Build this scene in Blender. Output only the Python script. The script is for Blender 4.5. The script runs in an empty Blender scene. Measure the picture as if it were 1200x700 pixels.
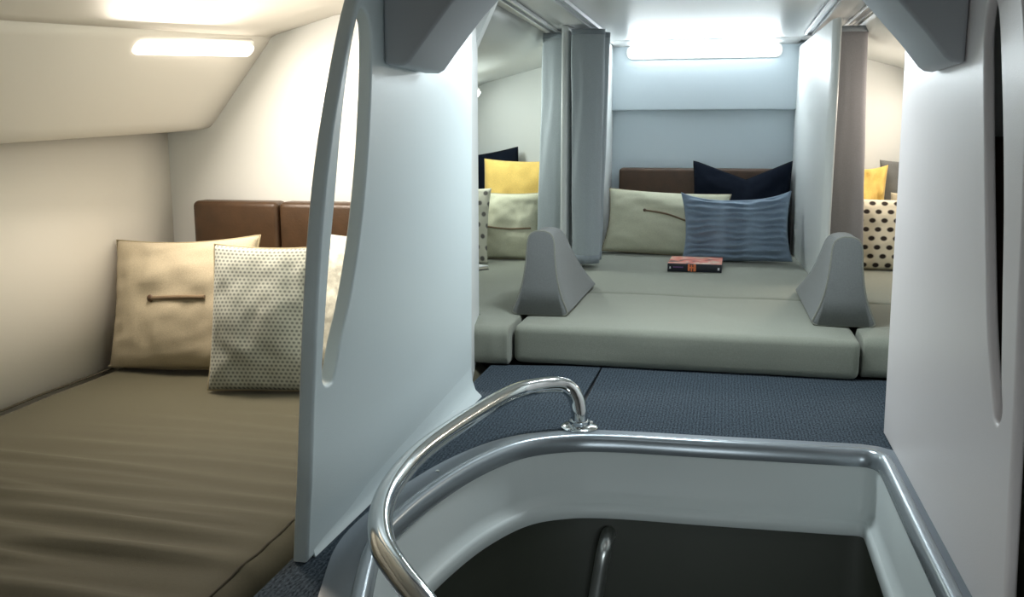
import bpy, bmesh, math, random
from mathutils import Vector, Matrix, noise
random.seed(4)
SC = bpy.context.scene
COL = SC.collection

# ------------------------------------------------------------------ camera, world, exposure, lights
EYE = Vector((0, 0, .66))
PITCH, YAW = math.radians(9.800), math.radians(12.623)
cam = bpy.data.objects.new('camera', bpy.data.cameras.new('camera'))
cam.data.sensor_width = 36; cam.data.lens = 33.0; cam.data.clip_start = .01
cam.location = EYE
cam.rotation_euler = (math.pi/2 - PITCH, 0, YAW)
COL.objects.link(cam); SC.camera = cam
w = bpy.data.worlds.new('world'); SC.world = w; w.use_nodes = True
w.node_tree.nodes['Background'].inputs[0].default_value = (.03, .032, .035, 1)
SC.view_settings.view_transform = 'Standard'; SC.view_settings.look = 'None'
SC.view_settings.exposure = 0.0; SC.view_settings.gamma = 1.0
SC.view_settings.use_curve_mapping = False

COOL = (.86, .96, 1.0); WARM = (1.0, .88, .74); GREENISH = (.90, 1.0, .93); PINK = (1.0, .9, .86)
P_CENTRE, P_NEAR_LEFT, P_FAR_LEFT, P_FAR_RIGHT, P_HATCH, P_FILL = 4.4, 12.0, 4.4, 4.8, 8.6, .4

def area(name, loc, aim, sx, sy, power, col):
    L = bpy.data.lights.new(name, 'AREA'); L.shape = 'RECTANGLE'; L.size = sx; L.size_y = sy
    L.energy = power; L.color = col
    o = bpy.data.objects.new(name, L); COL.objects.link(o)
    o.location = loc
    o.rotation_euler = (Vector(aim) - Vector(loc)).to_track_quat('-Z', 'Y').to_euler()
    return o

# ------------------------------------------------------------------ materials
def mat(name, col, rough=.5, metal=0., spec=.5, bump=0., bscale=200., var=0., vscale=8., emit=None, estr=1., coat=0.):
    m = bpy.data.materials.new(name); m.use_nodes = True
    nt = m.node_tree; b = nt.nodes['Principled BSDF']
    b.inputs['Base Color'].default_value = (*col, 1); b.inputs['Roughness'].default_value = rough
    b.inputs['Metallic'].default_value = metal; b.inputs['Specular IOR Level'].default_value = spec
    b.inputs['Coat Weight'].default_value = coat
    tc = nt.nodes.new('ShaderNodeTexCoord')
    if bump:
        n = nt.nodes.new('ShaderNodeTexNoise'); n.inputs['Scale'].default_value = bscale; n.inputs['Detail'].default_value = 4
        nt.links.new(tc.outputs['Object'], n.inputs['Vector'])
        bp = nt.nodes.new('ShaderNodeBump'); bp.inputs['Strength'].default_value = bump; bp.inputs['Distance'].default_value = .002
        nt.links.new(n.outputs['Fac'], bp.inputs['Height']); nt.links.new(bp.outputs['Normal'], b.inputs['Normal'])
    if var:
        n = nt.nodes.new('ShaderNodeTexNoise'); n.inputs['Scale'].default_value = vscale; n.inputs['Detail'].default_value = 5
        nt.links.new(tc.outputs['Object'], n.inputs['Vector'])
        r = nt.nodes.new('ShaderNodeValToRGB')
        r.color_ramp.elements[0].position = .3; r.color_ramp.elements[1].position = .7
        r.color_ramp.elements[0].color = (*[c*(1-var) for c in col], 1)
        r.color_ramp.elements[1].color = (*[min(1, c*(1+var)) for c in col], 1)
        nt.links.new(n.outputs['Fac'], r.inputs['Fac']); nt.links.new(r.outputs['Color'], b.inputs['Base Color'])
    if emit:
        b.inputs['Emission Color'].default_value = (*emit, 1); b.inputs['Emission Strength'].default_value = estr
    return m

def fabric(name, col, scale=700., var=.12, rough=.9, bump=.4):
    m = mat(name, col, rough, spec=.2, bump=bump, bscale=scale, var=var, vscale=scale*.4)
    b = m.node_tree.nodes['Principled BSDF']
    b.inputs['Sheen Weight'].default_value = .15
    return m

def uv_pattern(name, base, dots, nu, nv, radius, stagger=True, oval=1., jitter=0., rough=.9, soft=.12):
    """Round printed spots on a grid in UV space."""
    m = fabric(name, base); nt = m.node_tree; b = nt.nodes['Principled BSDF']
    L = nt.links
    def math_(op, a, bb=None):
        n = nt.nodes.new('ShaderNodeMath'); n.operation = op
        for i, v in enumerate((a, bb)):
            if v is None: continue
            if isinstance(v, (int, float)): n.inputs[i].default_value = v
            else: L.new(v, n.inputs[i])
        return n.outputs[0]
    uv = nt.nodes.new('ShaderNodeUVMap'); sp = nt.nodes.new('ShaderNodeSeparateXYZ'); L.new(uv.outputs[0], sp.inputs[0])
    u = math_('MULTIPLY', sp.outputs[0], nu); v = math_('MULTIPLY', sp.outputs[1], nv)
    if stagger:
        row = math_('MODULO', math_('FLOOR', v), 2.0)
        u = math_('ADD', u, math_('MULTIPLY', row, .5))
    fu = math_('SUBTRACT', math_('FRACT', u), .5); fv = math_('SUBTRACT', math_('FRACT', v), .5)
    fu = math_('MULTIPLY', fu, oval)
    d = math_('SQRT', math_('ADD', math_('MULTIPLY', fu, fu), math_('MULTIPLY', fv, fv)))
    mr = nt.nodes.new('ShaderNodeMapRange'); L.new(d, mr.inputs[0])
    mr.inputs[1].default_value = radius - soft/2; mr.inputs[2].default_value = radius + soft/2
    mr.inputs[3].default_value = 1; mr.inputs[4].default_value = 0
    mx = nt.nodes.new('ShaderNodeMix'); mx.data_type = 'RGBA'
    L.new(mr.outputs[0], mx.inputs[0])
    mx.inputs[6].default_value = (*base, 1); mx.inputs[7].default_value = (*dots, 1)
    L.new(mx.outputs[2], b.inputs['Base Color'])
    return m

def carpet_mat():
    m = mat('ribbed carpet', (.028, .042, .06), .95, spec=.1)
    nt = m.node_tree; L = nt.links; b = nt.nodes['Principled BSDF']
    tc = nt.nodes.new('ShaderNodeTexCoord')
    mp = nt.nodes.new('ShaderNodeMapping'); mp.inputs['Scale'].default_value = (1, .35, 1)
    L.new(tc.outputs['Object'], mp.inputs[0])
    n = nt.nodes.new('ShaderNodeTexNoise'); n.inputs['Scale'].default_value = 330; n.inputs['Detail'].default_value = 3
    L.new(mp.outputs[0], n.inputs['Vector'])
    wv = nt.nodes.new('ShaderNodeTexWave'); wv.bands_direction = 'X'; wv.inputs['Scale'].default_value = 38; wv.inputs['Distortion'].default_value = 2.5
    L.new(tc.outputs['Object'], wv.inputs['Vector'])
    mx = nt.nodes.new('ShaderNodeMath'); mx.operation = 'MULTIPLY'; L.new(n.outputs['Fac'], mx.inputs[0])
    ad = nt.nodes.new('ShaderNodeMath'); ad.operation = 'MULTIPLY_ADD'; L.new(wv.outputs['Fac'], ad.inputs[0]); ad.inputs[1].default_value = .2; ad.inputs[2].default_value = .8
    L.new(ad.outputs[0], mx.inputs[1])
    r = nt.nodes.new('ShaderNodeValToRGB'); L.new(mx.outputs[0], r.inputs[0])
    r.color_ramp.elements[0].position = .28; r.color_ramp.elements[0].color = (.014, .021, .029, 1)
    r.color_ramp.elements[1].position = .62; r.color_ramp.elements[1].color = (.085, .108, .132, 1)
    L.new(r.outputs[0], b.inputs['Base Color'])
    bp = nt.nodes.new('ShaderNodeBump'); bp.inputs['Strength'].default_value = .7; bp.inputs['Distance'].default_value = .003
    L.new(mx.outputs[0], bp.inputs['Height']); L.new(bp.outputs['Normal'], b.inputs['Normal'])
    return m

def cover_mat():
    m = mat('printed book cover', (.6, .2, .15), .35)
    nt = m.node_tree; L = nt.links; b = nt.nodes['Principled BSDF']
    tc = nt.nodes.new('ShaderNodeTexCoord')
    n = nt.nodes.new('ShaderNodeTexNoise'); n.inputs['Scale'].default_value = 13; n.inputs['Detail'].default_value = 2; n.inputs['Distortion'].default_value = .6
    L.new(tc.outputs['Object'], n.inputs['Vector'])
    r = nt.nodes.new('ShaderNodeValToRGB'); L.new(n.outputs['Fac'], r.inputs[0]); r.color_ramp.interpolation = 'EASE'
    e = r.color_ramp.elements
    e[0].position = .34; e[0].color = (.02, .02, .03, 1)
    e[1].position = .42; e[1].color = (.75, .17, .1, 1)
    for p_, c in ((.53, (.85, .32, .25, 1)), (.60, (.8, .62, .5, 1)), (.70, (.75, .2, .12, 1))):
        q = e.new(p_); q.color = c
    L.new(r.outputs[0], b.inputs['Base Color'])
    return m

M = dict(
    white=mat('white laminate', (.80, .82, .81), .42, bump=.12, bscale=350),
    whitewarm=mat('warm white laminate', (.87, .83, .76), .55, bump=.1, bscale=300),
    panel=mat('white partition laminate', (.75, .845, .86), .36, bump=.15, bscale=420),
    paneltoned=mat('partition laminate with warm light tint', (.88, .815, .80), .36, bump=.15, bscale=420),  # same laminate as panel; each side's light cast is tinted into the colour
    ceil=mat('ceiling laminate', (.72, .72, .72), .38, bump=.12, bscale=300),
    bluegrey=mat('pale blue grey wall laminate', (.60, .68, .73), .5, bump=.1, bscale=300),
    moulding=mat('grey moulded plastic', (.42, .44, .46), .45, bump=.1, bscale=400),
    plate=mat('slate grey floor plate', (.17, .20, .23), .42, bump=.15, bscale=500),
    rim=mat('grey metallic edge bead', (.36, .40, .43), .27, metal=.5),
    liner=mat('pale grey hatch liner', (.70, .75, .74), .4, bump=.08, bscale=300),
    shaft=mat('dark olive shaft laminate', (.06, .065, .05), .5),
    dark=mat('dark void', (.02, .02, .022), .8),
    chrome=mat('polished stainless steel', (.66, .68, .68), .12, metal=1.),
    alu=mat('track aluminium', (.72, .73, .75), .3, metal=.6),
    chromedark=mat('dark steel flange', (.25, .26, .25), .3, metal=1.),
    brushed=mat('brushed steel', (.7, .72, .7), .3, metal=.9),
    screw=mat('steel screw', (.6, .6, .58), .3, metal=1.),
    carpet=carpet_mat(),
    olive=fabric('olive brown mattress fabric', (.090, .083, .050), 600, .06, rough=.75, bump=.25),
    olivepipe=fabric('olive seam piping', (.06, .052, .033), 800),
    grey=fabric('grey green cushion fabric', (.27, .28, .232), 700, .07, bump=.3),
    greyseam=fabric('grey seam piping', (.22, .22, .19), 800),
    bolster=fabric('grey bolster fabric', (.165, .172, .17), 700, .08, bump=.3),
    curtain=fabric('slate grey curtain fabric', (.40, .44, .47), 900, .08, bump=.3),
    curtaintoned=fabric('curtain fabric toned for right side light', (.25, .245, .26), 900, .08, bump=.3),  # same cloth as curtain; the light on each side is put into the tone
    hem=fabric('curtain hem', (.26, .29, .32), 900),
    leather=mat('brown leather', (.068, .036, .017), .42, bump=.35, bscale=160, var=.18, vscale=20),
    leatherdark=mat('dark brown leather', (.075, .036, .017), .45, bump=.35, bscale=160, var=.15, vscale=20),
    leatherpipe=mat('dark leather piping', (.04, .016, .008), .5),
    cream=fabric('cream cotton', (.54, .47, .34), 900),
    creamgreen=fabric('pale cream cotton', (.62, .61, .46), 900),
    creampipe=fabric('cream piping', (.40, .34, .22), 900),
    strap=fabric('tan strap', (.22, .16, .10), 900),
    button=mat('brown button', (.12, .07, .04), .4),
    navy=mat('navy wool', (.006, .009, .017), .95, spec=.1, bump=.3, bscale=500),
    navypipe=fabric('navy piping', (.006, .008, .014), 500),
    blue=fabric('denim blue pleated cotton', (.23, .30, .39), 900, .15),
    yellow=fabric('yellow cotton', (.80, .55, .16), 900),
    speck=uv_pattern('small dot weave', (.50, .52, .46), (.16, .175, .165), 26, 38, .30, soft=.35),
    spots=uv_pattern('cream with grey spots', (.62, .60, .49), (.13, .12, .11), 6, 7, .22),
    polka=uv_pattern('cream with black polka dots', (.78, .71, .56), (.03, .022, .018), 9, 8, .27),
    lace=mat('white crochet lace', (.68, .68, .60), .9, bump=1., bscale=60, var=.3, vscale=40),
    pages=mat('book pages', (.75, .70, .58), .8),
    spine=mat('black book spine', (.012, .014, .022), .35),
    orange=mat('orange print', (.78, .20, .07), .5),
    purple=mat('purple print', (.16, .07, .22), .5),
    whiteprint=mat('white print', (.7, .7, .72), .5),
    cover=cover_mat(),
    frame=mat('lamp surround', (.72, .70, .66), .45),
)
def diffuser_mat(name, col, s):
    return mat(name, (.9, .9, .9), .4, emit=col, estr=s)

# ------------------------------------------------------------------ helpers
def link(name, me, m, parent=None, smooth=True, loc=None):
    o = bpy.data.objects.new(name, me)
    COL.objects.link(o)
    if m is not None:
        me.materials.clear(); me.materials.append(m)
    if smooth:
        for p in me.polygons: p.use_smooth = True
    if parent is not None: o.parent = parent
    if loc is not None: o.location = loc
    return o

def from_bm(name, bm, m, parent=None, smooth=False, loc=None, sharp=None):
    bmesh.ops.recalc_face_normals(bm, faces=bm.faces)
    me = bpy.data.meshes.new(name); bm.to_mesh(me); bm.free()
    o = link(name, me, m, parent, smooth, loc)
    if sharp is not None: me.set_sharp_from_angle(angle=math.radians(sharp))
    return o

def tag(o, label=None, cat=None, group=None, kind=None):
    if label: o['label'] = label
    if cat: o['category'] = cat
    if group: o['group'] = group
    if kind: o['kind'] = kind
    return o

def thing(name, loc, label, cat, group=None, rotz=0):
    o = bpy.data.objects.new(name, None); o.empty_display_size = .05; COL.objects.link(o)
    o.location = loc; o.rotation_euler = (0, 0, rotz)
    return tag(o, label, cat, group)

def struct(o):
    o['kind'] = 'structure'; return o

def copy_tree(o, parent=None):
    c = o.copy(); COL.objects.link(c); c.parent = parent
    for ch in list(o.children): copy_tree(ch, c)
    return c

def curve_mesh(splines, fill=None, extrude=0., bevel=0., res=3, cyclic=True, radii=None):
    """Evaluate a curve (poly splines of 3-D points) to a mesh."""
    cu = bpy.data.curves.new('outline', 'CURVE')
    cu.dimensions = '2D' if fill else '3D'
    if fill: cu.fill_mode = 'BOTH'
    else: cu.fill_mode = 'FULL'
    cu.extrude = extrude; cu.bevel_depth = bevel; cu.bevel_resolution = res
    if fill and bevel: cu.offset = -bevel
    if not fill: cu.use_fill_caps = True
    for pts in splines:
        s = cu.splines.new('POLY'); s.points.add(len(pts) - 1); s.use_cyclic_u = cyclic
        for i, p in enumerate(pts):
            p = tuple(p) + (0,)*(3 - len(p))
            s.points[i].co = (*p, 1)
            if radii: s.points[i].radius = radii[i]
    ob = bpy.data.objects.new('outline', cu); COL.objects.link(ob)
    dg = bpy.context.evaluated_depsgraph_get(); dg.update()
    me = bpy.data.meshes.new_from_object(ob.evaluated_get(dg))
    bpy.data.objects.remove(ob); bpy.data.curves.remove(cu)
    return me

def spline(pts, n=8, cyclic=False):
    """Catmull-Rom through the points."""
    P = [Vector(tuple(p) + (0,)*(3 - len(p))) for p in pts]; out = []
    N = len(P); last = N if cyclic else N - 1
    for i in range(last):
        if cyclic: a, b, c, d = P[i-1], P[i], P[(i+1) % N], P[(i+2) % N]
        else: a, b, c, d = P[max(i-1, 0)], P[i], P[i+1], P[min(i+2, N-1)]
        for k in range(n):
            t = k/n
            out.append(.5*((2*b) + (c-a)*t + (2*a-5*b+4*c-d)*t*t + (3*b-a-3*c+d)*t**3))
    if not cyclic: out.append(P[-1])
    return out

def tube(name, pts, r, m, parent=None, cyclic=False, res=5, radii=None):
    me = curve_mesh([pts], None, 0, r, res, cyclic, radii)
    return link(name, me, m, parent)

def plate(name, outline, holes, x0, thick, m, parent=None, bevel=.004, sharp=40):
    """Outline in (y, z); a slab whose faces are at x0 and x0-thick."""
    me = curve_mesh([outline] + holes, True, thick/2 - bevel, bevel, 3)
    T = Matrix(((0, 0, 1, x0 - thick/2), (1, 0, 0, 0), (0, 1, 0, 0), (0, 0, 0, 1)))
    me.transform(T)
    o = link(name, me, m, parent)
    me.set_sharp_from_angle(angle=math.radians(sharp))
    return o

def box(name, a, b, m, parent=None, bevel=0., seg=2, loc=None):
    bm = bmesh.new(); bmesh.ops.create_cube(bm, size=1)
    for v in bm.verts:
        for i in range(3): v.co[i] = a[i] if v.co[i] < 0 else b[i]
    if bevel: bmesh.ops.bevel(bm, geom=bm.edges[:], offset=bevel, segments=seg, affect='EDGES', profile=.5)
    return from_bm(name, bm, m, parent, smooth=bool(bevel), loc=loc, sharp=50 if bevel else None)

def prism(name, poly, z0, z1, m, parent=None, bevel=0.):
    bm = bmesh.new()
    lo = [bm.verts.new((x, y, z0)) for x, y in poly]; hi = [bm.verts.new((x, y, z1)) for x, y in poly]
    n = len(poly)
    bm.faces.new(lo[::-1]); bm.faces.new(hi)
    for i in range(n): bm.faces.new((lo[i], lo[(i+1) % n], hi[(i+1) % n], hi[i]))
    if bevel: bmesh.ops.bevel(bm, geom=bm.edges[:], offset=bevel, segments=2, affect='EDGES', profile=.5)
    return from_bm(name, bm, m, parent, smooth=bool(bevel), sharp=50 if bevel else None)

def sheet(name, rows, m, parent=None, thick=.012, smooth=True, sharp=50):
    """A surface lofted through rows of points, given thickness."""
    bm = bmesh.new()
    V = [[bm.verts.new(p) for p in r] for r in rows]
    for i in range(len(V)-1):
        for j in range(len(V[0])-1):
            bm.faces.new((V[i][j], V[i][j+1], V[i+1][j+1], V[i+1][j]))
    o = from_bm(name, bm, m, parent, smooth)
    if thick:
        md = o.modifiers.new('thickness', 'SOLIDIFY'); md.thickness = thick; md.offset = 0
    o.data.set_sharp_from_angle(angle=math.radians(sharp))
    return o

def samples(a, b, r, n):
    e = [0, .06, .15, .28, .45, .7, 1.]
    s = [a + r*t for t in e] + [a + r + (b - a - 2*r)*i/n for i in range(1, n)] + [b - r*t for t in reversed(e)]
    return s

def soft_box(name, lo, hi, r, m, parent=None, n=(20, 20, 3), crown=0., deform=None, fr=None):
    """Dense rounded cushion. crown: puff of the top in the middle."""
    A = [samples(lo[i], hi[i], min(r, (hi[i]-lo[i])*.499), n[i]) for i in range(3)]
    bm = bmesh.new(); V = {}
    nx, ny, nz = len(A[0]), len(A[1]), len(A[2])
    L, H = Vector(lo), Vector(hi)
    def vert(i, j, k):
        if (i, j, k) in V: return V[(i, j, k)]
        p = Vector((A[0][i], A[1][j], A[2][k]))
        rr = min(r, (H.z-L.z)*.499)
        q = Vector([max(L[d]+rr, min(H[d]-rr, p[d])) for d in range(3)])
        d = p - q
        if d.length > 1e-9:
            mx = max(abs(c) for c in d)
            d = d.normalized()*mx
        p2 = q + d
        if crown:
            u = (p2.x-L.x)/(H.x-L.x)*2-1; v = (p2.y-L.y)/(H.y-L.y)*2-1; h = (p2.z-L.z)/(H.z-L.z)
            p2.z += crown*max(0, h)*max(0, (1-u**4)*(1-v**4))
        if deform: p2 = deform(p2, L, H)
        V[(i, j, k)] = bm.verts.new(p2); return V[(i, j, k)]
    for a, b, c, cN, f in ((nx, ny, 2, nz, lambda i, j, k: (i, j, k)), (nx, nz, 1, ny, lambda i, k, j: (i, j, k)), (ny, nz, 0, nx, lambda j, k, i: (i, j, k))):
        for s in (0, cN-1):
            for i in range(a-1):
                for j in range(b-1):
                    bm.faces.new([vert(*f(*t, s)) for t in ((i, j), (i+1, j), (i+1, j+1), (i, j+1))])
    return from_bm(name, bm, m, parent, smooth=True)

def rounded_rect(x0, x1, y0, y1, r, z=0, n=5):
    out = []
    for cx, cy, a0 in ((x1-r, y1-r, 0), (x0+r, y1-r, 90), (x0+r, y0+r, 180), (x1-r, y0+r, 270)):
        for k in range(n+1):
            a = math.radians(a0 + 90*k/n); out.append(Vector((cx+r*math.cos(a), cy+r*math.sin(a), z)))
    return out

def pillow(name, base, size, label, cat, m, group=None, yaw=0, tilt=15, roll=0, concave=.06, ear=.0, chop=0., pleats=0,
           pipe=None, wr=.006, seed=0, strap=None, n=30):
    """Stuffed cushion standing on its lower edge; base = middle of that edge on the surface it stands on."""
    w_, h_, t_ = size
    root = thing(name, base, label, cat, group)
    R = Matrix.Rotation(math.radians(yaw), 3, 'Z') @ Matrix.Rotation(math.radians(-tilt), 3, 'X') @ Matrix.Rotation(math.radians(roll), 3, 'Y')
    rnd = random.Random(seed); off = Vector((rnd.random()*50, rnd.random()*50, rnd.random()*50))
    def pt(u, v, s, pushed=0.):
        x = w_/2*u*(1 - concave*(1-v*v)*abs(u)**1.5)
        cb = concave*(.35 if v < 0 else 1)
        z = h_/2*v*(1 - cb*(1-u*u)*abs(v)**1.5)
        if ear: 
            k = max(0, v)*abs(u)**3; z += ear*k
        if chop and v > -.2:
            k = max(0, 1-abs(u-.08)/1.05)*(v+.2)/1.2
            z -= chop*k**1.25
        e = max(0., (1-u*u)*(1-v*v))
        y = s*t_/2*e**.42
        if chop and v > -.2: y *= 1 - .55*math.exp(-((u-.05)/.14)**2)*((v+.2)/1.2)
        edge = 1 - max(abs(u), abs(v))
        nz = noise.noise(Vector((u*2.2, v*2.2, s)) + off)*wr*2 + noise.noise(Vector((u*6, v*6, s*2)) + off)*wr
        rad = math.sin((math.atan2(v, u))*22 + off.x)*wr*.55*math.exp(-edge*7)
        y += s*(nz + rad)*min(1, e*4)
        if pleats:
            wob = noise.noise(Vector((u*3, v*3, 5)) + off)*.5
            y += s*.0095*(1-.75*math.exp(-((u+.28)/.07)**2)-.75*math.exp(-((u-.22)/.07)**2))*math.sin((v*pleats + wob)*math.pi*2)*min(1, e*5)*(.75+.25*math.cos(u*9.4))
        y += s*pushed
        p = Vector((x, y, z + h_/2))
        p = R @ p
        p.z = max(p.z, .0015 + .25*max(0, p.z))
        return p
    bm = bmesh.new(); uvl = bm.loops.layers.uv.new('UVMap')
    vs = {}
    nv = n*3 if pleats else n
    for s in (-1, 1):
        for i in range(n+1):
            for j in range(nv+1):
                u, v = math.sin((i/n-.5)*math.pi), math.sin((j/nv-.5)*math.pi)
                u, v = .5*u + .5*(i/n*2-1), .5*v + .5*(j/nv*2-1)
                brd = i in (0, n) or j in (0, nv)
                key = (i, j, 0 if brd else s)
                if key not in vs: vs[key] = (bm.verts.new(pt(u, v, 0 if brd else s)), (u*.5+.5, v*.5+.5))
        for i in range(n):
            for j in range(nv):
                q = []
                for a, b in ((i, j), (i+1, j), (i+1, j+1), (i, j+1)):
                    brd = a in (0, n) or b in (0, nv)
                    q.append(vs[(a, b, 0 if brd else s)])
                if s > 0: q = q[::-1]
                f = bm.faces.new([x[0] for x in q])
                for lp, x in zip(f.loops, q): lp[uvl].uv = x[1]
    me = bpy.data.meshes.new('cover'); bm.to_mesh(me); bm.free()
    link('cover', me, m, root)
    if pipe:
        per = []
        k = 26
        for a, b in (((-1, -1), (1, -1)), ((1, -1), (1, 1)), ((1, 1), (-1, 1)), ((-1, 1), (-1, -1))):
            for i in range(k): per.append(pt(a[0]+(b[0]-a[0])*i/k, a[1]+(b[1]-a[1])*i/k, 0))
        for p in per: p.z = max(p.z, .003)
        tube('piping', per, .0028, pipe, root, cyclic=True, res=2)
    if strap:   # (u0, v0, u1, v1, thickness)
        u0, v0, u1, v1, r, sag = strap
        pts = [pt(u0+(u1-u0)*i/14, v0+(v1-v0)*i/14 + sag*math.sin(math.pi*i/14), -1, .003) for i in range(15)]
        st = tube('strap', pts, r, M['strap'], root, res=2)
        bm = bmesh.new(); bmesh.ops.create_uvsphere(bm, u_segments=12, v_segments=6, radius=r*1.7)
        for v in bm.verts: v.co.y *= .6
        from_bm('button', bm, M['button'], st, smooth=True, loc=pt(u0, v0, -1, .004))
    return root

# ------------------------------------------------------------------ the hatch outline (a D: straight right side, round left end)
HATCH = spline([(-.505, 1.24), (-.532, 1.35), (-.534, 1.462), (-.512, 1.62), (-.470, 1.775), (-.405, 1.90), (-.315, 1.962), (-.21, 1.985), (-.02, 1.992), (.16, 2.0)], 8) + \
        [Vector((.29, 2.006, 0))] + [Vector((.345-.045+.045*math.sin(a), 2.008-.045+.045*math.cos(a), 0)) for a in [math.radians(10*k) for k in range(1, 10)]] + \
        spline([(.346, 1.93), (.345, 1.6), (.345, 1.2), (.34, .8), (.30, .60), (.2, .52), (0, .5), (-.2, .56), (-.34, .76), (-.44, 1.02), (-.505, 1.24)], 8)[:-1]
def resample(P, n):
    P = P + [P[0]]; d = [0]
    for i in range(1, len(P)): d.append(d[-1] + (P[i]-P[i-1]).length)
    out = []; j = 0
    for k in range(n):
        t = d[-1]*k/n
        while d[j+1] < t: j += 1
        f = (t-d[j])/max(1e-9, d[j+1]-d[j]); out.append(P[j].lerp(P[j+1], f))
    return out
HATCH = resample(HATCH, 220)
def off_hatch(d, z=0.):
    """Outline moved outward by d (inward when negative)."""
    n = len(HATCH); out = []
    for i in range(n):
        t = (HATCH[(i+2) % n] - HATCH[i-2]).normalized()
        nrm = Vector((-t.y, t.x, 0))            # the outline runs clockwise, so its left side is outside
        p = HATCH[i] + nrm*d; out.append(Vector((p.x, p.y, z)))
    return out
def ring(name, rows, m, parent=None, sharp=40):
    bm = bmesh.new(); V = [[bm.verts.new(p) for p in r] for r in rows]; n = len(rows[0])
    for i in range(len(V)-1):
        for j in range(n):
            bm.faces.new((V[i][j], V[i][(j+1) % n], V[i+1][(j+1) % n], V[i+1][j]))
    return from_bm(name, bm, m, parent, smooth=True, sharp=sharp)

# ------------------------------------------------------------------ the setting
def flat_region(name, outer, holes, z, thick, m, parent=None):
    me = curve_mesh([outer] + holes, True, thick/2, 0)
    me.transform(Matrix.Translation((0, 0, z - thick/2)))
    return link(name, me, m, parent, smooth=False)

def half_outline(side):
    """Front carpet on one side of the joint line x = -0.325, going round the hatch."""
    H = off_hatch(.045)
    if side < 0:
        inner = [p for p in H if p.x < -.327 and p.y > .9]
        inner.sort(key=lambda p: p.y)
        return [(-.645, .9), (-.63, .9)] + [(p.x, p.y) for p in inner if True][0:0] + [(p.x, p.y) for p in inner] + [(-.327, 2.652), (-.645, 2.60)]
    inner = [p for p in H if p.x > -.323 and p.y > .9]
    back = sorted([p for p in inner if p.x < .33 and p.y > 1.5], key=lambda p: p.x)
    return [(-.323, 2.652)] + [(p.x, p.y) for p in back] + [(.384, 2.0), (.384, 1.0), (1.5, 1.0), (1.5, 2.66), (.40, 2.66)]
floor = struct(flat_region('floor', [(-.648, -.55), (1.52, -.55), (1.52, 4.75), (-.648, 4.75)], [[(p.x, p.y) for p in off_hatch(-.004)]], -.012, .02, M['dark']))
flat_region('carpet_panel', half_outline(-1), [], .0, .010, M['carpet'], floor)
flat_region('carpet_panel', half_outline(1), [], .0, .010, M['carpet'], floor)
struct(box('floor_left', (-1.8, -.55, -.17), (-.64, 4.75, -.147), M['dark']))

# hatch: bead, plate around it, liner and lip
coam = thing('hatch_coaming', (0, 0, 0), 'grey beaded coaming with pale liner around the D-shaped floor hatch', 'hatch')
ring('surround_plate', [off_hatch(.064, -.004), off_hatch(.062, .003), off_hatch(.05, .005), off_hatch(.012, .006)], M['plate'], coam)
bead = [off_hatch(.014*math.cos(a)+.002, .0+.014*math.sin(a)) for a in [math.radians(t) for t in range(0, 181, 20)]]
bead += [off_hatch(-.014, -.014), off_hatch(-.010, -.024)]
ring('rim', bead, M['rim'], coam)
ring('liner', [off_hatch(-.004, -.012), off_hatch(-.010, -.03), off_hatch(-.014, -.112), off_hatch(-.018, -.128), off_hatch(-.026, -.136)], M['liner'], coam)
ring('lip', [off_hatch(-.025, -.1355), off_hatch(-.030, -.138), off_hatch(-.033, -.143), off_hatch(-.033, -.166), off_hatch(-.030, -.170), off_hatch(.01, -.170)], M['liner'], coam)
for x, y in ((-.555, 1.50), (-.52, 1.70)):
    bm = bmesh.new(); bmesh.ops.create_cone(bm, cap_ends=True, segments=12, radius1=.004, radius2=.003, depth=.002)
    from_bm('screw', bm, M['screw'], coam, smooth=False, loc=(x-.012, y, .007))
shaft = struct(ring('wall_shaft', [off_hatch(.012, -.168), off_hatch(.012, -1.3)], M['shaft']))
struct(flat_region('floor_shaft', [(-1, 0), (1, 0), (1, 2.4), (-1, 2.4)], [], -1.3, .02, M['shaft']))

# hull wall on the left with the overhead bulge, and the ceilings
XW = -1.75
def sec(Y):
    a = (min(2.74, max(1.2, Y)) - 1.7)/(2.74-1.7)
    near = [(-.62, 1.10), (-1.0, 1.03), (-1.40, .905), (-1.42, .893), (-1.445, .865), (-1.60, .672), (-1.62, .650), (-1.65, .638), (XW, .632)]
    far = [(-.62, 1.10), (-1.166, 1.021), (-1.355, .970), (-1.372, .962), (-1.385, .944), (-1.575, .712), (-1.595, .692), (-1.63, .684), (XW, .675)]
    return [Vector((p[0]*(1-a)+q[0]*a, Y, p[1]*(1-a)+q[1]*a)) for p, q in zip(near, far)]
ys = [-.5, .4, 1.2, 1.7, 2.0, 2.3, 2.55, 2.745]
struct(sheet('ceiling_left', [[p for p in sec(y)[:4]] for y in ys], M['whitewarm'], thick=.006))
wl = struct(sheet('wall_left', [[(XW, y, sec(y)[-1].z + .04) for y in ys], [(XW, y, .3) for y in ys], [(XW, y, -.145) for y in ys]], M['whitewarm'], thick=.01))
sheet('overhead_bulge', [sec(y)[3:] for y in ys], M['whitewarm'], wl, thick=.006, sharp=80)
bk = [(XW, -.145), (XW, .70)] + [(p.x, p.z+.01) for p in reversed(sec(2.74)[:-1])] + [(-.64, 1.10), (-.735, .9), (-.735, -.145)]
bm = bmesh.new()
fr_ = [bm.verts.new((x, 2.74, z)) for x, z in bk]; rr_ = [bm.verts.new((x, 2.78, z)) for x, z in bk]
bm.faces.new(fr_); bm.faces.new(rr_[::-1])
for i in range(len(bk)): bm.faces.new((fr_[i], rr_[i], rr_[(i+1) % len(bk)], fr_[(i+1) % len(bk)]))
struct(from_bm('wall_left_rear', bm, M['white']))
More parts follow.
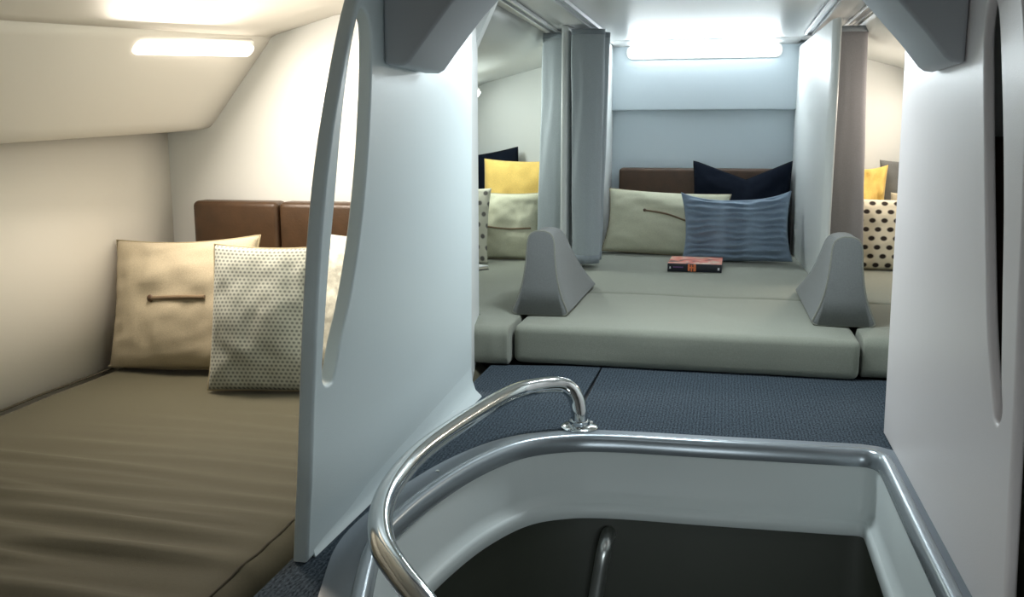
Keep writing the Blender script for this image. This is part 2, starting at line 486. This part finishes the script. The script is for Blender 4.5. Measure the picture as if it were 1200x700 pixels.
struct(prism('wall_left_return', [(-.665, 2.30), (-.640, 2.30), (-.728, 2.782), (-.755, 2.782)], -.145, 1.11, M['white']))
struct(prism('ceiling', [(-.79, -.5), (.50, -.5), (.50, 4.75), (-.79, 4.75)], 1.10, 1.12, M['ceil']))
LFS = [(-.772, 1.10), (-.805, 1.045), (-.865, .999), (-1.16, .925), (-1.21, .905), (-1.24, .86), (-1.5, .55), (-1.7, .42), (-1.72, .1), (-1.72, -.15)]
struct(sheet('ceiling_far_left', [[Vector((x, y, z)) for x, z in LFS] for y in (2.78, 3.4, 4.0, 4.66)], M['white'], thick=.006, sharp=80))
RFS = [(.485, 1.10), (.52, 1.045), (.595, 1.013), (.772, .961), (.83, .94), (.86, .90), (1.1, .6), (1.3, .42), (1.32, .1), (1.32, -.01)]
struct(sheet('ceiling_far_right', [[Vector((x, y, z)) for x, z in RFS] for y in (2.78, 3.4, 4.0, 4.66)], M['white'], thick=.006, sharp=80))
struct(box('wall_far_left', (-1.75, 4.60, -.15), (-.60, 4.64, 1.1), M['white']))
struct(box('wall_far_right', (.37, 4.60, -.01), (1.35, 4.64, 1.1), M['white']))
# right side cabin, seen only through the slot
struct(sheet('wall_right', [[(1.45, y, 1.1) for y in (-.5, 2.8)], [(1.5, y, .7) for y in (-.5, 2.8)], [(1.5, y, -.02) for y in (-.5, 2.8)]], M['white'], thick=.01))
struct(box('ceiling_right', (.50, -.5, 1.10), (1.5, 2.8, 1.12), M['white']))
struct(box('wall_right_rear', (.535, 2.74, 0), (1.5, 2.78, 1.10), M['white']))
struct(prism('wall_right_return', [(.392, 2.22), (.415, 2.22), (.535, 2.78), (.51, 2.78)], -.005, 1.10, M['white']))
struct(box('wall_front', (-1.8, -.58, -1.3), (1.55, -.55, 1.12), M['moulding']))

# back wall of the middle berth: proud upper panel over a recess
wb = struct(box('wall_back', (-.66, 4.74, 0), (.42, 4.78, 1.10), M['bluegrey']))
me = curve_mesh([[(-.60, .785), (.38, .785), (.38, 1.10), (-.60, 1.10)]], True, .016, .008, 3)
me.transform(Matrix(((1, 0, 0, 0), (0, 0, 1, 4.722), (0, 1, 0, 0), (0, 0, 0, 1))))
o = link('upper_panel', me, M['bluegrey'], wb); me.set_sharp_from_angle(angle=math.radians(40))
# a cove closing the joint between back wall and ceiling
sheet('ceiling_cove', [[Vector((x, 4.50+.2*math.sin(a), 1.10-.012*(1-math.cos(a)))) for x in (-.545, .32)] for a in [math.radians(15*k) for k in range(7)]], M['ceil'], wb, thick=.003)
# dividers between the three far berths
struct(prism('wall_divider_left', [(-.548, 4.74), (-.558, 4.06), (-.622, 4.06), (-.628, 3.84), (-.655, 3.84), (-.66, 4.74)], .0, 1.098, M['white'], bevel=.006))
struct(prism('wall_divider_right', [(.318, 4.74), (.358, 3.64), (.372, 3.60), (.388, 3.60), (.392, 3.70), (.40, 4.74)], .0, 1.075, M['white'], bevel=.006))

# slotted partitions either side of the hatch
def partition(label, near, slot, far, x0, thick, m, sgn, base):
    root = thing('slotted_partition', (x0, 1.8, 0), label, 'partition')
    inv = Matrix.Translation((-x0, -1.8, 0))
    out = [(p.x, p.y) for p in spline(near, 6)] + list(far)
    o = plate('panel', out, [[(p.x, p.y) for p in spline(slot, 5, cyclic=True)]], x0, thick, m, root, bevel=.005)
    o.data.transform(inv)
    prof = [(0, .085), (.004, .045), (.012, .018), (.027, .004), (.029, .0), (0, .0)]
    bm = bmesh.new()
    rows = [[bm.verts.new((x0 + sgn*a*k - .001*sgn, y, b*(.3+.7*k))) for a, b in prof] for y, k in zip(base, (.12, 1) if sgn > 0 else (.3, .3))]
    for i in range(len(prof)):
        j = (i+1) % len(prof); bm.faces.new((rows[0][i], rows[0][j], rows[1][j], rows[1][i]))
    bm.faces.new(rows[0]); bm.faces.new(rows[1][::-1])
    c = from_bm('base_cove', bm, m, root, smooth=True, sharp=50); c.data.transform(inv)
    return root
partition('white partition with a long slot standing left of the hatch',
          [(1.276, .001), (1.290, .08), (1.301, .132), (1.324, .278), (1.348, .409), (1.381, .541), (1.424, .66), (1.478, .77), (1.549, .887), (1.64, 1.0), (1.73, 1.098)],
          [(1.569, .876), (1.54, .846), (1.501, .771), (1.464, .674), (1.431, .564), (1.398, .457), (1.374, .364), (1.358, .291), (1.362, .268), (1.384, .262), (1.404, .272), (1.433, .323), (1.479, .388), (1.529, .485), (1.57, .601), (1.594, .705), (1.609, .808), (1.603, .86)],
          [(2.30, 1.098), (2.283, .5), (2.268, .001)], -.614, .026, M['panel'], 1, (1.30, 2.262))
partition('white partition with a long slot standing right of the hatch',
          [(1.222, .001), (1.236, .075), (1.268, .316), (1.29, .45), (1.315, .6), (1.35, .75), (1.42, .88), (1.52, 1.0), (1.62, 1.098)],
          [(1.552, .868), (1.503, .835), (1.466, .76), (1.426, .66), (1.390, .55), (1.362, .44), (1.335, .34), (1.318, .30), (1.330, .278), (1.350, .283), (1.372, .315), (1.415, .385), (1.459, .491), (1.505, .615), (1.55, .745), (1.572, .82)],
          [(2.245, 1.098), (2.20, .5), (2.165, .001)], .388, .016, M['paneltoned'], -1, (1.25, 2.155))

# arched ceiling beam across the hatch, resting on both partitions
def arch(y0, y1):
    xl, xr = -.613, .371
    low = [(xl, .794), (xl+.008, .788), (xl+.036, .787), (xl+.048, .793), (xl+.075, .828), (xl+.13, .895), (xl+.19, .955), (xl+.28, 1.02), (xl+.40, 1.055)]
    high = [(xr-.38, 1.055), (xr-.27, 1.02), (xr-.18, .955), (xr-.115, .885), (xr-.062, .825), (xr-.030, .785), (xr-.020, .778), (xr-.006, .776), (xr, .78)]
    pts = low + high + [(xr, 1.099), (xl, 1.099)]
    me = curve_mesh([pts], True, (y1-y0)/2-.006, .006, 3)
    me.transform(Matrix(((1, 0, 0, 0), (0, 0, 1, (y0+y1)/2), (0, 1, 0, 0), (0, 0, 0, 1))))
    o = link('trim_1', me, M['moulding']); me.set_sharp_from_angle(angle=math.radians(35)); return o
struct(arch(1.67, 1.895))

# ------------------------------------------------------------------ lamps
def strip_lamp(label, loc, xdir, normal, L_, H_, col, estr, power, bow=0., shift=0.):
    """Long lamp: rounded surround with a glowing diffuser, lying in the plane of xdir and its perpendicular."""
    root = thing('strip_lamp', loc, label, 'lamp', 'wall strip lamps')
    X = Vector(xdir).normalized(); N = Vector(normal).normalized(); U = N.cross(X)
    B = Matrix((X, U, N)).transposed().to_4x4()
    for nm, l, h, d, m in (('surround', L_+.03, H_+.022, .008, M['frame']), ('diffuser', L_, H_, .022, diffuser_mat('glowing diffuser', col, estr))):
        r = rounded_rect(-l/2, l/2, -h/2, h/2, h*.46)
        if bow: r = [Vector((p.x, p.y - bow*(p.x/(l/2))**2, 0)) for q in range(1) for p in r]
        me = curve_mesh([[(p.x, p.y) for p in r]], True, d/2, .003, 2)
        me.transform(B @ Matrix.Translation((0, 0, d/2)))
        link(nm, me, m, root)
    a = area('lamp_light', Vector(loc) + N*.034 + X*shift, Vector(loc) + N, L_*(1 if not shift else .55), H_*.8, power, col)
    a.rotation_euler = B.to_euler()
    a.rotation_euler = Matrix((X, -U, -N)).transposed().to_euler()
    return root
p0 = Vector((-1.448, 2.10, .888)); p1 = Vector((-1.398, 2.665, .926))
strip_lamp('bright strip lamp on the sloping bulge above the near left berth', (p0+p1)/2, p1-p0, Vector((.77, 0, -.64)), (p1-p0).length-.05, .040, WARM, 3.5, P_NEAR_LEFT, shift=-.17)
strip_lamp('long cool white strip lamp at the top of the middle back wall', (-.118, 4.698, 1.066), (1, 0, 0), (0, -1, -.12), .70, .046, COOL, 12, P_CENTRE, bow=.006)
strip_lamp('lamp end glowing beyond the far edge of the left partition', (-1.195, 4.12, .872), (0, 1, 0), (.8, 0, -.6), .80, .04, GREENISH, 5, P_FAR_LEFT, shift=-.15)
strip_lamp('warm strip lamp hidden behind the right partition in the far right berth', (.86, 4.0, .86), (0, -1, 0), (-.8, 0, -.6), .80, .04, WARM, 9, P_FAR_RIGHT)
# round dome lamp in the ceiling over the hatch, above the picture
dl = thing('dome_lamp', (-.12, 2.42, 1.098), 'round dome lamp in the ceiling above the hatch', 'lamp')
bm = bmesh.new(); bmesh.ops.create_cone(bm, cap_ends=True, segments=32, radius1=.13, radius2=.14, depth=.016)
from_bm('surround', bm, M['frame'], dl, loc=(0, 0, -.008))
bm = bmesh.new(); bmesh.ops.create_uvsphere(bm, u_segments=28, v_segments=10, radius=.115)
for v in bm.verts: v.co.z *= .2
from_bm('diffuser', bm, diffuser_mat('dome diffuser', COOL, 6), dl, smooth=True, loc=(0, 0, -.018))
a = area('lamp_light', (-.12, 2.42, 1.05), (-.12, 2.42, 0), .2, .2, P_HATCH, COOL)

fill_dome = copy_tree(dl); fill_dome.location = (-.12, .55, 1.098); fill_dome['label'] = 'added dome-shaped fill light in the ceiling behind the viewer'  # added fill light; no such lamp is known behind the viewer
area('lamp_light', (-.12, .55, 1.05), (-.12, .55, 0), .2, .2, P_FILL, COOL)
strip_lamp('added fill light strip on the near shaft wall, below the picture', (.03, .515, -.42), (1, 0, 0), (0, 1, .15), .42, .05, COOL, 4, 1.8)  # invented source, added to brighten the hatch liner and shaft from the front

# ------------------------------------------------------------------ mattresses and seat cushions
RIDGES = []
rr = random.Random(11)
for y0, amp, wd, xc, xs in ((1.05, .006, .014, -1.0, .3), (1.16, .007, .014, -1.3, .35), (1.245, .008, .013, -1.0, .3), (1.33, .007, .013, -1.35, .3), (1.40, .006, .012, -.95, .2), (1.47, .007, .013, -1.4, .3), (1.55, .005, .013, -1.3, .35), (1.66, .005, .014, -1.0, .3), (1.76, .004, .013, -.9, .2), (1.85, .003, .012, -1.1, .3), (.98, .013, .035, -1.3, .6), (1.10, .014, .030, -1.2, .55), (1.20, .012, .026, -1.35, .5), (1.285, .015, .026, -1.15, .5), (1.36, .008, .02, -1.0, .3), (1.43, .014, .024, -1.2, .55),
                            (1.50, .008, .02, -.95, .25), (1.60, .008, .022, -1.15, .5), (1.72, .006, .022, -1.05, .4), (1.80, .004, .02, -1.0, .3), (1.90, .005, .022, -.95, .35), (1.98, .004, .018, -.9, .25), (.80, .012, .04, -1.2, .6), (.62, .012, .04, -1.2, .6)):
    RIDGES.append((y0, amp, wd, xc, xs, rr.uniform(-.06, .02), rr.random()*9))
def wrinkle(p, L, H):
    h = (p.z-L.z)/(H.z-L.z)
    if h < .5: return p
    d = 0
    for y0, amp, wd, xc, xs, sl, ph in RIDGES:
        yy = y0 + sl*(p.x-xc) + .012*math.sin(p.x*5+ph)
        t = (p.y-yy)/wd
        env = math.exp(-((p.x-xc)/xs)**4)*(.7+.3*math.sin(p.x*7+ph*2))
        d += amp*env*(math.exp(-t*t) - .45*math.exp(-((t-1.6)/1.1)**2))
    d += .004*noise.noise(Vector((p.x*3, p.y*5, 2)))
    edge = min(1, max(0, (H.x - p.x)/.12))
    p = p.copy(); p.z += d*(h-.5)*2*(.25+.75*edge)
    return p
mt = thing('mattress', (-1.215, 1.55, -.145), 'large olive brown wrinkled mattress of the near left berth', 'mattress')
o = soft_box('cover', (-1.742, .15, -.145), (-.664, 2.735, -.006), .070, M['olive'], mt, n=(60, 190, 4), crown=.004, deform=wrinkle)
o.data.transform(Matrix.Translation((1.215, -1.55, .145)))
rp = rounded_rect(-1.725, -.716, .17, 2.72, .05, -.0085, 8)
pp = []
for i in range(len(rp)):
    a, b = rp[i], rp[(i+1) % len(rp)]
    k = max(1, int((b-a).length/.03))
    for j in range(k):
        q = a.lerp(b, j/k); pp.append(wrinkle(q, Vector((-1.742, .15, -.145)), Vector((-.664, 2.735, -.0085))))
tube('piping', [p + Vector((1.215, -1.55, .145)) for p in pp], .0032, M['olivepipe'], mt, cyclic=True, res=2)

def cushion(name, lo, hi, r, label, m, group='grey seat cushions of the far berths', crown=.006, n=(20, 14, 3), deform=None, seam=None):
    c = Vector(((lo[0]+hi[0])/2, (lo[1]+hi[1])/2, lo[2]))
    root = thing(name, c, label, 'cushion', group)
    o = soft_box('cover', lo, hi, r, m, root, n=n, crown=crown, deform=deform)
    o.data.transform(Matrix.Translation(-c))
    return root
def soft(p, L, H):
    p = p.copy()
    h = (p.z-L.z)/(H.z-L.z)
    p.z += .0035*noise.noise(Vector((p.x*4, p.y*5, 7.3)))*max(0, h)
    # a pressed crease near the front edge, middle
    t = ((p.x+.06) + (p.y-3.0)*.8)/.03
    if h > .6: p.z -= .003*math.exp(-t*t)*math.exp(-((p.y-2.93)/.16)**2)
    if p.y < L.y+.06: p.y += .004*noise.noise(Vector((p.x*6, p.z*9, 1.3)))
    return p
Z0, Z1 = .001, .114
cushion('seat_cushion', (-.586, 2.632, Z0), (.381, 3.268, Z1), .022, 'wide grey front cushion of the middle berth, its front edge over the carpet', M['grey'], n=(34, 26, 3), deform=soft)
cushion('seat_cushion', (-.586, 3.276, Z0), (.372, 4.735, Z1), .022, 'grey rear cushion of the middle berth lying under the pillows and book', M['grey'], n=(24, 30, 3), deform=soft)
def taper_l(p, L, H):
    p = soft(p, L, H); s = min(1, max(0, (p.y-2.80)/.04)); k = .19 + .81*s
    p.x = H.x + (p.x-H.x)*k; return p
def taper_r(p, L, H):
    p = soft(p, L, H); s = min(1, max(0, (p.y-2.80)/.04)); k = .16 + .84*s
    p.x = L.x + (p.x-L.x)*k; return p
cushion('seat_cushion', (-1.30, 2.592, Z0), (-.592, 4.595, Z1), .028, 'grey cushion of the far left berth, its corner showing beside the left partition', M['grey'], n=(18, 60, 3), deform=taper_l)
cushion('seat_cushion', (.387, 2.66, Z0), (1.15, 3.262, Z1), .028, 'grey front cushion at the lower edge of the far right berth', M['grey'], n=(18, 40, 3), deform=taper_r)
cushion('seat_cushion', (.40, 3.268, Z0), (1.25, 4.595, Z1), .020, 'grey rear cushion under the polka dot pillow in the far right berth', M['grey'], n=(18, 24, 3), deform=soft)
cushion('mattress', (.42, .2, -.005), (1.48, 2.2, .06), .025, 'dim olive mattress behind the right partition', M['olive'], group=None, n=(8, 12, 2))

# ------------------------------------------------------------------ bolsters with flared feet at the fronts of the dividers
def bolster(label, xc, y0, mirror, half_b=.087, htop=.255, back=.62):
    root = thing('bolster', (xc, y0, Z1+.008), label, 'bolster', 'grey flared bolsters at the divider ends')
    prof = []      # (x, z) right half from the base centre up, concave flare
    half = [(half_b-.010, .0), (half_b, .006), (half_b-.003, .018), (.068, .055), (.055, .10), (.047, .15), (.043, .20), (.040, .228), (.030, .247), (.010, htop)]
    half = [(p.x, p.y) for p in spline(half, 3)]
    loop = half + [(-x, z) for x, z in reversed(half)]
    bm = bmesh.new(); rows = []
    for f, inset in ((0, .010), (.004, .003), (.014, 0), (.12, 0), (.35, 0), (.6, 0), (.85, 0), (.975, 0), (.99, .003), (1, .010)):
        r = []
        for x, z in loop:
            hz = max(0, z)/htop
            depth = back - (back-.15)*hz**1.1          # the rear slopes down from the top
            y = depth*f + .012*hz
            k = 1 - inset/half_b
            zz = z if z < .02 else z - inset*.6*hz
            wid = 1 + .05*f*(1-hz)
            r.append(bm.verts.new((x*k*wid, y, zz)))
        rows.append(r)
    n = len(loop)
    for i in range(len(rows)-1):
        for j in range(n):
            bm.faces.new((rows[i][j], rows[i][(j+1) % n], rows[i+1][(j+1) % n], rows[i+1][j]))
    f0 = bm.faces.new(rows[0][::-1]); f1 = bm.faces.new(rows[-1])
    bmesh.ops.triangulate(bm, faces=[f0, f1])
    o = from_bm('cover', bm, M['bolster'], root, smooth=True, sharp=60)
    edge = [Vector((x*.985, .003+.012*max(0, z)/htop, z)) for x, z in loop]
    tube('piping', edge, .0028, M['greyseam'], root, cyclic=True, res=2)
    return root
bolster('grey flared bolster standing left, before the two slate curtains', -.535, 2.775, False)
bolster('grey flared bolster standing right, before the single curtain', .352, 2.795, True)

# ------------------------------------------------------------------ curtains and their ceiling tracks
def curtain(label, path_top, path_bot, z0, z1, m, group='drawn-back grey curtains'):
    c = Vector((sum(p[0] for p in path_top)/len(path_top), sum(p[1] for p in path_top)/len(path_top), z0))
    root = thing('curtain', c, label, 'curtain', group)
    T = spline(path_top, 7); Bt = spline(path_bot, 7)
    rows = []; N = 22
    for i in range(N+1):
        t = i/N
        row = []
        for k, (a, b) in enumerate(zip(T, Bt)):
            p = a.lerp(b, (1-t)**1.2)
            wv = .004*noise.noise(Vector((k*.35, t*4, 3)))
            row.append(Vector((p.x+wv, p.y+wv, z0 + (z1-z0)*t)) - c)
        rows.append(row)
    s = sheet('cloth', rows, m, root, thick=.004)
    h = sheet('hem', [[p + Vector((0, 0, 0)) for p in rows[0]], [p.lerp(q, .8) for p, q in zip(rows[0], rows[1])]], M['hem'], root, thick=.0052)
    h2 = sheet('heading_tape', [[q.lerp(p, .5) for p, q in zip(rows[-1], rows[-2])], rows[-1]], M['hem'], root, thick=.0052)
    return root
curtain('slate curtain left of the divider post, outermost of the left pair',
        [(-.758, 3.985), (-.70, 3.96), (-.662, 3.97), (-.668, 4.01), (-.74, 4.02), (-.75, 4.05), (-.68, 4.06), (-.668, 4.09), (-.74, 4.12)],
        [(-.785, 3.985), (-.72, 3.96), (-.672, 3.97), (-.68, 4.01), (-.75, 4.02), (-.76, 4.05), (-.70, 4.06), (-.675, 4.09), (-.75, 4.12)], .125, 1.085, M['curtain'])
curtain('slate curtain hanging between divider post and middle berth',
        [(-.608, 3.80), (-.555, 3.79), (-.500, 3.80), (-.482, 3.83), (-.53, 3.86), (-.60, 3.87), (-.605, 3.90), (-.55, 3.92), (-.485, 3.93), (-.482, 3.96), (-.54, 3.99), (-.60, 4.0)],
        [(-.600, 3.82), (-.550, 3.795), (-.512, 3.80), (-.492, 3.84), (-.53, 3.86), (-.59, 3.88), (-.595, 3.90), (-.55, 3.925), (-.505, 3.93), (-.50, 3.95), (-.54, 3.98), (-.59, 3.99)], .145, 1.078, M['curtain'])
curtain('grey curtain right of the middle berth beside the right divider',
        [(.398, 3.86), (.44, 3.85), (.500, 3.86), (.506, 3.89), (.45, 3.90), (.41, 3.92), (.412, 3.95), (.46, 3.96), (.502, 3.98)],
        [(.418, 3.86), (.46, 3.85), (.535, 3.86), (.54, 3.89), (.48, 3.90), (.43, 3.92), (.435, 3.95), (.48, 3.96), (.53, 3.98)], .125, 1.072, M['curtaintoned'])
def track(label, a, b):
    a, b = Vector(a), Vector(b)
    root = thing('curtain_track', (a+b)/2, label, 'curtain rail', 'ceiling curtain tracks')
    d = (b-a).normalized(); s = Vector((d.y, -d.x, 0)); Ln = (b-a).length/2
    def bar(name, u0, u1, z0, z1, m, par, l0=-Ln, l1=Ln):
        bm = bmesh.new(); vs = []
        for l in (l0, l1):
            vs.append([bm.verts.new(d*l + s*u + Vector((0, 0, z))) for u, z in ((u0, z0), (u1, z0), (u1, z1), (u0, z1))])
        for i in range(4): bm.faces.new((vs[0][i], vs[0][(i+1) % 4], vs[1][(i+1) % 4], vs[1][i]))
        bm.faces.new(vs[0]); bm.faces.new(vs[1][::-1])
        return from_bm(name, bm, m, par)
    bar('web', -.016, .016, -.004, 0, M['alu'], root)
    bar('flange', -.018, -.010, -.014, -.004, M['alu'], root)
    bar('flange', .010, .018, -.014, -.004, M['alu'], root)
    bar('end_cap', -.019, .019, -.015, 0, M['moulding'], root, Ln, Ln+.006)
track('curtain track on the ceiling, outermost left, above the far left berth', (-.69, 2.35, 1.0985), (-.715, 4.15, 1.0985))
track('curtain track on the ceiling at the left side of the middle berth', (-.54, 2.35, 1.0985), (-.525, 4.02, 1.0985))
track('curtain track on the ceiling at the right side of the middle berth', (.329, 2.35, 1.0985), (.332, 4.30, 1.0985))
track('curtain track on the ceiling, outermost right, above the right grey curtain', (.470, 2.35, 1.0985), (.462, 4.12, 1.0985))

# ------------------------------------------------------------------ leather headrests
def headrest(label, x0, x1, y0, y1, z0, z1, nseg, m, base_m, group='brown leather headrests'):
    root = thing('leather_headrest', ((x0+x1)/2, (y0+y1)/2, z0), label, 'headrest', group)
    c = Vector(((x0+x1)/2, (y0+y1)/2, z0)); wd = (x1-x0)/nseg
    for k in range(nseg):
        a, b = x0+k*wd+.002, x0+(k+1)*wd-.002
        def df(p, L, H):
            p = p.copy(); p.y += .003*noise.noise(Vector((p.x*9, p.z*9, 4))); return p
        o = soft_box('pad', (a, y0, z0), (b, y1, z1), .018, m, root, n=(8, 3, 8), deform=df)
        o.data.transform(Matrix.Translation(-c))
        L_ = [Vector((q.x, y0+.012, q.y)) - c for q in rounded_rect(a+.004, b-.004, z0+.006, z1-.006, .014)]
        tube('piping', L_, .003, M['leatherpipe'], root, cyclic=True, res=2)
headrest('brown leather headrest with stitched pads against the near left back wall', -1.625, -.745, 2.655, 2.735, .006, .462, 3, M['leather'], None)
headrest('dark brown leather headrest behind the navy pillow in the middle berth', -.505, .30, 4.645, 4.736, Z1+.004, .508, 2, M['leatherdark'], None)
headrest('brown leather headrest seen through the slot of the right partition', .555, 1.44, 2.655, 2.735, .0, .66, 3, M['leather'], None)

# ------------------------------------------------------------------ pillows
ZL = .003; ZF = Z1 + .007
pillow('throw_pillow', (-1.487, 2.33, ZL), (.45, .385, .15), 'cream pillow with a tan toggle strap against the near left wall', 'pillow', M['cream'], yaw=2, tilt=17, roll=-3, concave=.08, wr=.007, pipe=M['creampipe'], seed=1, strap=(-.30, .04, .45, .04, .0065, 0))
pillow('throw_pillow', (-1.150, 2.18, ZL), (.30, .385, .14), 'cream pillow with fine grey dots, half hidden by the left partition', 'pillow', M['speck'], yaw=12, tilt=14, roll=1, pipe=M['creampipe'], seed=2, concave=.05)
pillow('throw_pillow', (-.985, 2.48, ZL), (.34, .385, .12), 'white crochet lace pillow seen through the left partition slot', 'pillow', M['lace'], yaw=-4, tilt=10, seed=3)
pillow('throw_pillow', (.085, 4.51, ZF), (.455, .432, .14), 'navy pillow with a dented top in the right corner of the middle berth', 'pillow', M['navy'], yaw=-3, tilt=14, roll=-1, chop=.075, ear=.008, pipe=M['navypipe'], seed=4, concave=.05)
pillow('throw_pillow', (-.268, 4.355, ZF), (.57, .305, .14), 'pale cream pillow with a thin strap beside the blue pillow', 'pillow', M['creamgreen'], yaw=-6, tilt=20, roll=2, seed=5, strap=(-.32, .25, .42, -.04, .0045, .06), concave=.07, pipe=M['creampipe'])
pillow('throw_pillow', (.067, 4.165, ZF), (.475, .285, .13), 'blue pillow with horizontal pleats in front of the navy pillow', 'pillow', M['blue'], yaw=3, tilt=16, roll=-1.5, pleats=5.2, seed=6, ear=.03, concave=.09, n=44)
pillow('throw_pillow', (-.93, 4.28, ZF), (.36, .44, .13), 'yellow pillow standing in the far left berth', 'pillow', M['yellow'], yaw=4, tilt=10, roll=1, seed=7, concave=.05)
pillow('throw_pillow', (-1.13, 4.46, ZF), (.42, .47, .12), 'navy pillow behind the yellow one in the far left berth', 'pillow', M['navy'], yaw=0, tilt=9, roll=-8, pipe=M['navypipe'], seed=8)
pillow('throw_pillow', (-.925, 4.05, ZF), (.31, .30, .13), 'cream pillow with a stitched line in front of the yellow one at left', 'pillow', M['creamgreen'], yaw=2, tilt=12, seed=9, strap=(-.75, -.06, .7, -.10, .004, -.06), pipe=M['creampipe'])
pillow('throw_pillow', (-1.11, 3.86, ZF), (.27, .335, .10), 'cream pillow with grey spots at the far edge of the left partition', 'pillow', M['spots'], yaw=14, tilt=14, roll=3, seed=10)
pillow('throw_pillow', (.60, 4.40, ZF), (.21, .42, .12), 'yellow pillow standing in the far right berth', 'pillow', M['yellow'], yaw=-3, tilt=8, roll=0, seed=11, wr=.014, concave=.1)
pillow('throw_pillow', (.785, 4.17, ZF), (.20, .31, .06), 'small cream pillow between polka dot and yellow pillows', 'pillow', M['cream'], yaw=0, tilt=6, seed=12)
pillow('throw_pillow', (.71, 4.04, ZF), (.42, .29, .12), 'cream pillow with black polka dots in the far right berth', 'pillow', M['polka'], yaw=-3, tilt=8, roll=0, seed=13, concave=.03)
pillow('throw_pillow', (.86, 4.45, ZF), (.36, .44, .12), 'dark pillow at the back of the far right berth', 'pillow', M['bolster'], yaw=0, tilt=8, seed=14)

# ------------------------------------------------------------------ books
def book(loc, rotz, w_, d_, t_, label, cover, spine, printed=True):
    root = thing('paperback_book', loc, label, 'book', rotz=rotz)
    box('pages', (-w_/2+.003, -d_/2+.002, .002), (w_/2-.003, d_/2-.004, t_-.002), M['pages'], root)
    box('front_cover', (-w_/2, -d_/2, t_-.002), (w_/2, d_/2, t_), cover, root)
    box('back_cover', (-w_/2, -d_/2, 0), (w_/2, d_/2, .002), spine, root)
    sp = box('spine', (-w_/2, -d_/2-.002, 0), (w_/2, -d_/2+.002, t_), spine, root, bevel=.0015)
    if printed:
        y0, y1 = -d_/2-.0026, -d_/2-.0018
        box('title_block', (-.026, y0, .004), (-.018, y1, t_-.001), M['orange'], sp)
        box('title_block', (-.014, y0, .002), (-.008, y1, t_-.004), M['orange'], sp)
        box('title_block', (-.004, y0, .003), (.006, y1, t_-.001), M['orange'], sp)
        box('title_block', (-.020, y0, t_*.45), (.000, y1, t_*.62), M['orange'], sp)
        box('author_line', (-.085, y0, t_*.48), (-.045, y1, t_*.62), M['purple'], sp)
        box('publisher_mark', (-.099, y0, t_*.35), (-.094, y1, t_*.6), M['whiteprint'], sp)
        box('publisher_mark', (.092, y0, t_*.30), (.099, y1, t_*.6), M['whiteprint'], sp)
    return root
book((-.100, 3.935, ZF), math.radians(-1), .214, .235, .033, 'thick paperback with red and black cover lying before the blue pillow', M['cover'], M['spine'])
book((-1.03, 3.69, ZF), math.radians(-35), .13, .16, .014, 'pale paperback lying before the spotted pillow, mostly behind the left partition', M['whiteprint'], M['spine'], False)

# ------------------------------------------------------------------ steel hand rail around the hatch, and the grab handle below it
hr = thing('hand_rail', (-.300, 2.045, .006), 'polished steel hand rail curving around the left side of the hatch', 'rail')
O = Vector((-.300, 2.045, .006))
path = spline([(-.300, 2.045, .010), (-.302, 2.047, .040), (-.309, 2.053, .068), (-.326, 2.056, .092), (-.352, 2.045, .103), (-.395, 2.010, .105), (-.436, 1.949, .104), (-.476, 1.79, .102), (-.512, 1.568, .100), (-.511, 1.404, .100), (-.487, 1.27, .100), (-.446, 1.167, .095), (-.398, 1.105, .085), (-.352, 1.062, .070), (-.312, 1.03, .045), (-.28, 1.005, .0), (-.265, .995, -.06), (-.26, .99, -.30)], 8)
tube('rail_tube', [p - O for p in path], .0185, M['chrome'], hr, res=8)
def flange(name, R, par, m, M4, nscrew=4):
    bm = bmesh.new()
    prof = [(0, .006), (R*.60, .006), (R*.9, .0048), (R, .0015), (R, 0), (0, 0)]
    N = 28; rows = []
    for r, z in prof:
        rows.append([bm.verts.new(M4 @ Vector((r*math.cos(2*math.pi*k/N), r*math.sin(2*math.pi*k/N), z))) for k in range(N)] if r > 0 else [bm.verts.new(M4 @ Vector((0, 0, z)))])
    for i in range(len(rows)-1):
        a, b = rows[i], rows[i+1]
        for k in range(N):
            q = [a[k % len(a)], a[(k+1) % len(a)], b[(k+1) % len(b)], b[k % len(b)]]
            u = []
            for v in q:
                if v not in u: u.append(v)
            bm.faces.new(u)
    f = from_bm(name, bm, m, par, smooth=True, sharp=35)
    for k in range(nscrew):
        a = 2*math.pi*(k+.5)/nscrew
        bm = bmesh.new(); bmesh.ops.create_uvsphere(bm, u_segments=10, v_segments=6, radius=.0055)
        for v in bm.verts:
            v.co.z *= .6; v.co = M4 @ (v.co + Vector((R*.76*math.cos(a), R*.76*math.sin(a), .006)))
        from_bm('screw', bm, M['screw'], f, smooth=True)
    return f
flange('flange', .042, hr, M['chrome'], Matrix.Identity(4))
collar = [Vector((0, 0, .006)), Vector((0, 0, .016))]
tube('collar', collar, .024, M['chrome'], hr, res=8)
gy = 2.012
gh = thing('grab_handle', (-.222, gy, -.222), 'small steel grab handle on the dark shaft wall below the hatch lip', 'handle')
hp = spline([(0, -.004, 0), (-.002, -.035, -.001), (-.004, -.058, -.012), (-.008, -.066, -.035), (-.016, -.066, -.09), (-.026, -.066, -.16), (-.03, -.058, -.19), (-.032, -.03, -.20), (-.032, -.004, -.20)], 6)
tube('grip', hp, .0165, M['brushed'], gh, res=6)
RX = Matrix.Rotation(math.radians(90), 4, 'X')
flange('flange', .036, gh, M['chromedark'], RX, 3)
flange('flange', .036, gh, M['chromedark'], Matrix.Translation((-.032, 0, -.20)) @ RX, 3)
